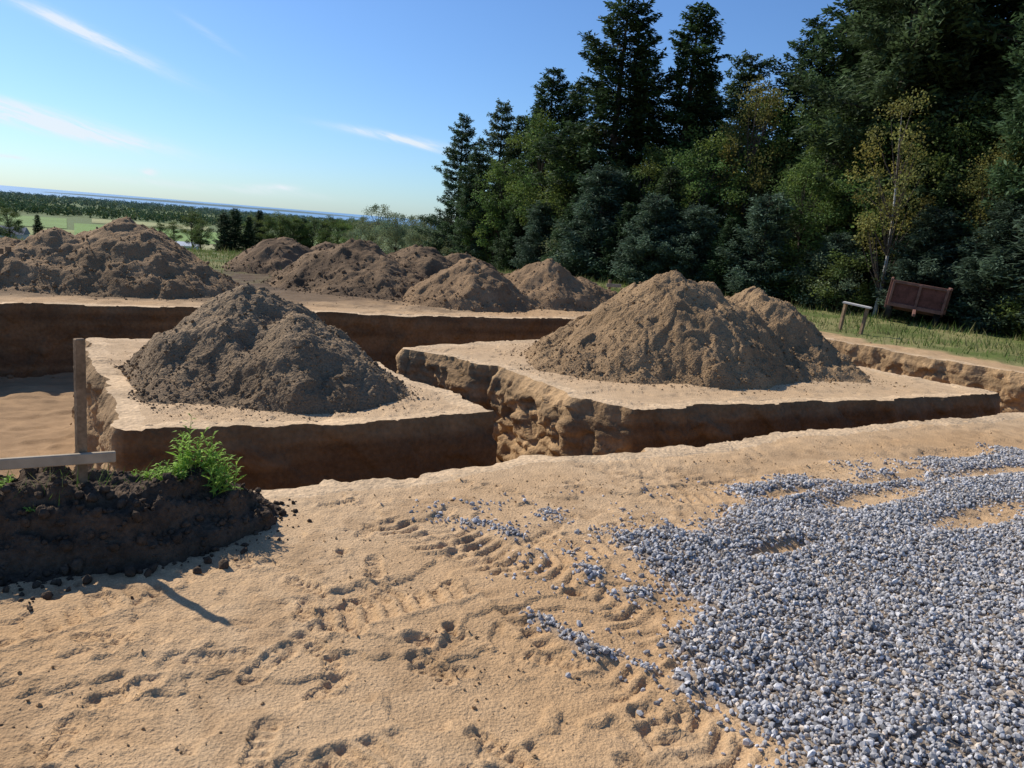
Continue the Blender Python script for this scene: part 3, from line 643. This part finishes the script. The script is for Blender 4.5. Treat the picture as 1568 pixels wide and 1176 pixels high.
M_sea=mat('lake_water',(.16,.32,.50),rough=.5,spec=.3)
me=make_mesh('lake_water',np.array([(-60000,300,-27),(60000,300,-27),(60000,70000,-27),(-60000,70000,-27)]),np.array([(0,1,2,3)]),M_sea,False); obj('lake_water',me)
nx=60; t=np.linspace(0,1,nx); xc=-3700+2300*t; yc=6100+700*t
Vv=[]
for k_,(w,zz) in enumerate([(-160,-28),(-60,-1),(60,-1),(160,-28)]):
    hz=np.where(zz>-20,-27+ (14+5*pn(t*9,t*0,1,900+k_))*np.sin(np.pi*np.clip(t,.02,.98))**.4,-28); Vv.append(np.stack([xc,yc+w,hz],1))
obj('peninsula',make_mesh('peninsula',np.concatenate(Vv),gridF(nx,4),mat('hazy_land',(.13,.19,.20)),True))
def house(name,x,y,w,d,h,rh,rot,cw,cr):
    z=float(terr(np.array([x]),np.array([y]))[0]); e=link(bpy.data.objects.new(name,None)); e.location=(x,y,z); e.rotation_euler=(0,0,rot)
    boxes('walls',[((0,0,h/2),(w,d,h),Rz(0))],mat('house_wall',cw),.02,e)
    boxes('windows',[((wx,-d/2-.03,h*.55),(1.0,.08,1.2),Rz(0)) for wx in (-w*.3,0,w*.3)],mat('window_glass',(.04,.05,.06),rough=.2),.02,e)
    a=w/2+.4; b=d/2+.4
    Vv=np.array([(-a,-b,h),(a,-b,h),(a,b,h),(-a,b,h),(-a,0,h+rh),(a,0,h+rh)])
    me=bpy.data.meshes.new('roof'); me.from_pydata([tuple(v) for v in Vv],[],[(0,1,5,4),(2,3,4,5),(0,4,3),(1,2,5),(0,3,2,1)]); me.materials.append(mat('roof_shingle',cr)); o=link(bpy.data.objects.new('roof',me)); o.parent=e
house('farmhouse',-192,290,11,8,4.0,2.6,.3,(.5,.48,.45),(.22,.22,.24))
house('greenhouse',-118,262,16,6,2.6,1.3,.5,(.7,.72,.72),(.7,.72,.72))

# ------------------------------------------------------------ sun, sky
SAZ=-55.; SEL=40.
sv=Vector((math.sin(math.radians(SAZ))*math.cos(math.radians(SEL)),math.cos(math.radians(SAZ))*math.cos(math.radians(SEL)),math.sin(math.radians(SEL))))
sl=bpy.data.lights.new('sun','SUN'); sl.energy=5.0; sl.angle=math.radians(.5); sl.color=(1,.935,.84)
so=link(bpy.data.objects.new('sun',sl)); so.rotation_euler=sv.to_track_quat('Z','Y').to_euler(); so.location=(0,0,30)
w=bpy.data.worlds.new('World'); scene.world=w; w.use_nodes=True; nt=w.node_tree; N=nt.nodes; L=nt.links; N.clear()
out=N.new('ShaderNodeOutputWorld'); bg=N.new('ShaderNodeBackground'); bg.inputs['Strength'].default_value=.090; L.new(bg.outputs[0],out.inputs[0])
sky=N.new('ShaderNodeTexSky'); sky.sky_type='NISHITA'; sky.sun_disc=False; sky.sun_elevation=math.radians(SEL); sky.sun_rotation=math.radians(SAZ); sky.air_density=1.0; sky.dust_density=.45; sky.ozone_density=2.0; sky.altitude=100
tn=N.new('ShaderNodeMix'); tn.data_type='RGBA'; tn.blend_type='MULTIPLY'; tn.inputs[0].default_value=1; L.new(sky.outputs[0],tn.inputs[6]); tn.inputs[7].default_value=(.77,1.07,1.48,1)
tc=N.new('ShaderNodeTexCoord'); sp=N.new('ShaderNodeSeparateXYZ'); L.new(tc.outputs['Generated'],sp.inputs[0])
def mth(op,a,b=None,c=None):
    m=N.new('ShaderNodeMath'); m.operation=op
    for i,q in enumerate((a,b,c)):
        if q is None: continue
        if isinstance(q,(int,float)): m.inputs[i].default_value=q
        else: L.new(q,m.inputs[i])
    return m.outputs[0]
azn=mth('MULTIPLY',mth('ARCTAN2',sp.outputs[0],sp.outputs[1]),57.2958); eln=mth('MULTIPLY',mth('ARCSINE',sp.outputs[2]),57.2958)
cb=N.new('ShaderNodeCombineXYZ'); L.new(mth('MULTIPLY',azn,.22),cb.inputs[0]); L.new(mth('ADD',mth('MULTIPLY',eln,1.3),mth('MULTIPLY',azn,.35)),cb.inputs[1])
nz=N.new('ShaderNodeTexNoise'); nz.inputs['Scale'].default_value=1.6; nz.inputs['Detail'].default_value=7; nz.inputs['Roughness'].default_value=.62; nz.inputs['Distortion'].default_value=.4; L.new(cb.outputs[0],nz.inputs['Vector'])
tot=None
for (a0,e0,sl_,Ln,Wd,I) in [(-29,9.4,-.33,4.2,.38,1.0),(-31,3.9,-.12,5,.50,1.8),(-34,4.9,-.1,3,.3,.6),(-10,5.5,-.08,3.6,.25,.9),(-8.5,5.2,-.2,2.2,.15,.8),(-17.8,1.35,.05,1.3,.2,.9),(-25.6,1.6,0,.4,.18,1.2),(-33.5,1.7,0,.9,.12,1.0),(-22,10.5,-.5,1.6,.2,.25),(-22,1.0,0,7,.25,.35)]:
    th=math.atan(sl_); da=mth('SUBTRACT',azn,a0); de=mth('SUBTRACT',eln,e0)
    a=mth('DIVIDE',mth('ADD',mth('MULTIPLY',da,math.cos(th)),mth('MULTIPLY',de,math.sin(th))),Ln)
    b=mth('DIVIDE',mth('ADD',mth('MULTIPLY',da,-math.sin(th)),mth('MULTIPLY',de,math.cos(th))),Wd)
    g_=mth('MULTIPLY',mth('EXPONENT',mth('MULTIPLY',mth('ADD',mth('MULTIPLY',a,a),mth('MULTIPLY',b,b)),-1)),I)
    tot=g_ if tot is None else mth('ADD',tot,g_)
mr=N.new('ShaderNodeMapRange'); mr.inputs[1].default_value=.32; mr.inputs[2].default_value=.62; L.new(nz.outputs['Fac'],mr.inputs[0])
dens=mth('MINIMUM',mth('MULTIPLY',tot,mth('ADD',mr.outputs[0],.15)),.85)
mx=N.new('ShaderNodeMix'); mx.data_type='RGBA'; L.new(dens,mx.inputs[0]); L.new(tn.outputs[2],mx.inputs[6]); mx.inputs[7].default_value=(9.2,9.9,10.6,1)
L.new(mx.outputs[2],bg.inputs['Color'])

# ------------------------------------------------------------ camera
cam=bpy.data.cameras.new('camera'); cam.lens=27.05; cam.sensor_width=36; cam.clip_start=.05; cam.clip_end=100000
co=link(bpy.data.objects.new('camera',cam))
P0=math.radians(11.5); rl=math.radians(4.7)
F0=Vector((0,math.cos(P0),-math.sin(P0))); R0=Vector((1,0,0)); U0=R0.cross(F0)
r_=math.cos(rl)*R0+math.sin(rl)*U0; u_=-math.sin(rl)*R0+math.cos(rl)*U0; b_=-F0
co.matrix_world=Matrix(((r_.x,u_.x,b_.x,0),(r_.y,u_.y,b_.y,0),(r_.z,u_.z,b_.z,1.6),(0,0,0,1)))
scene.camera=co
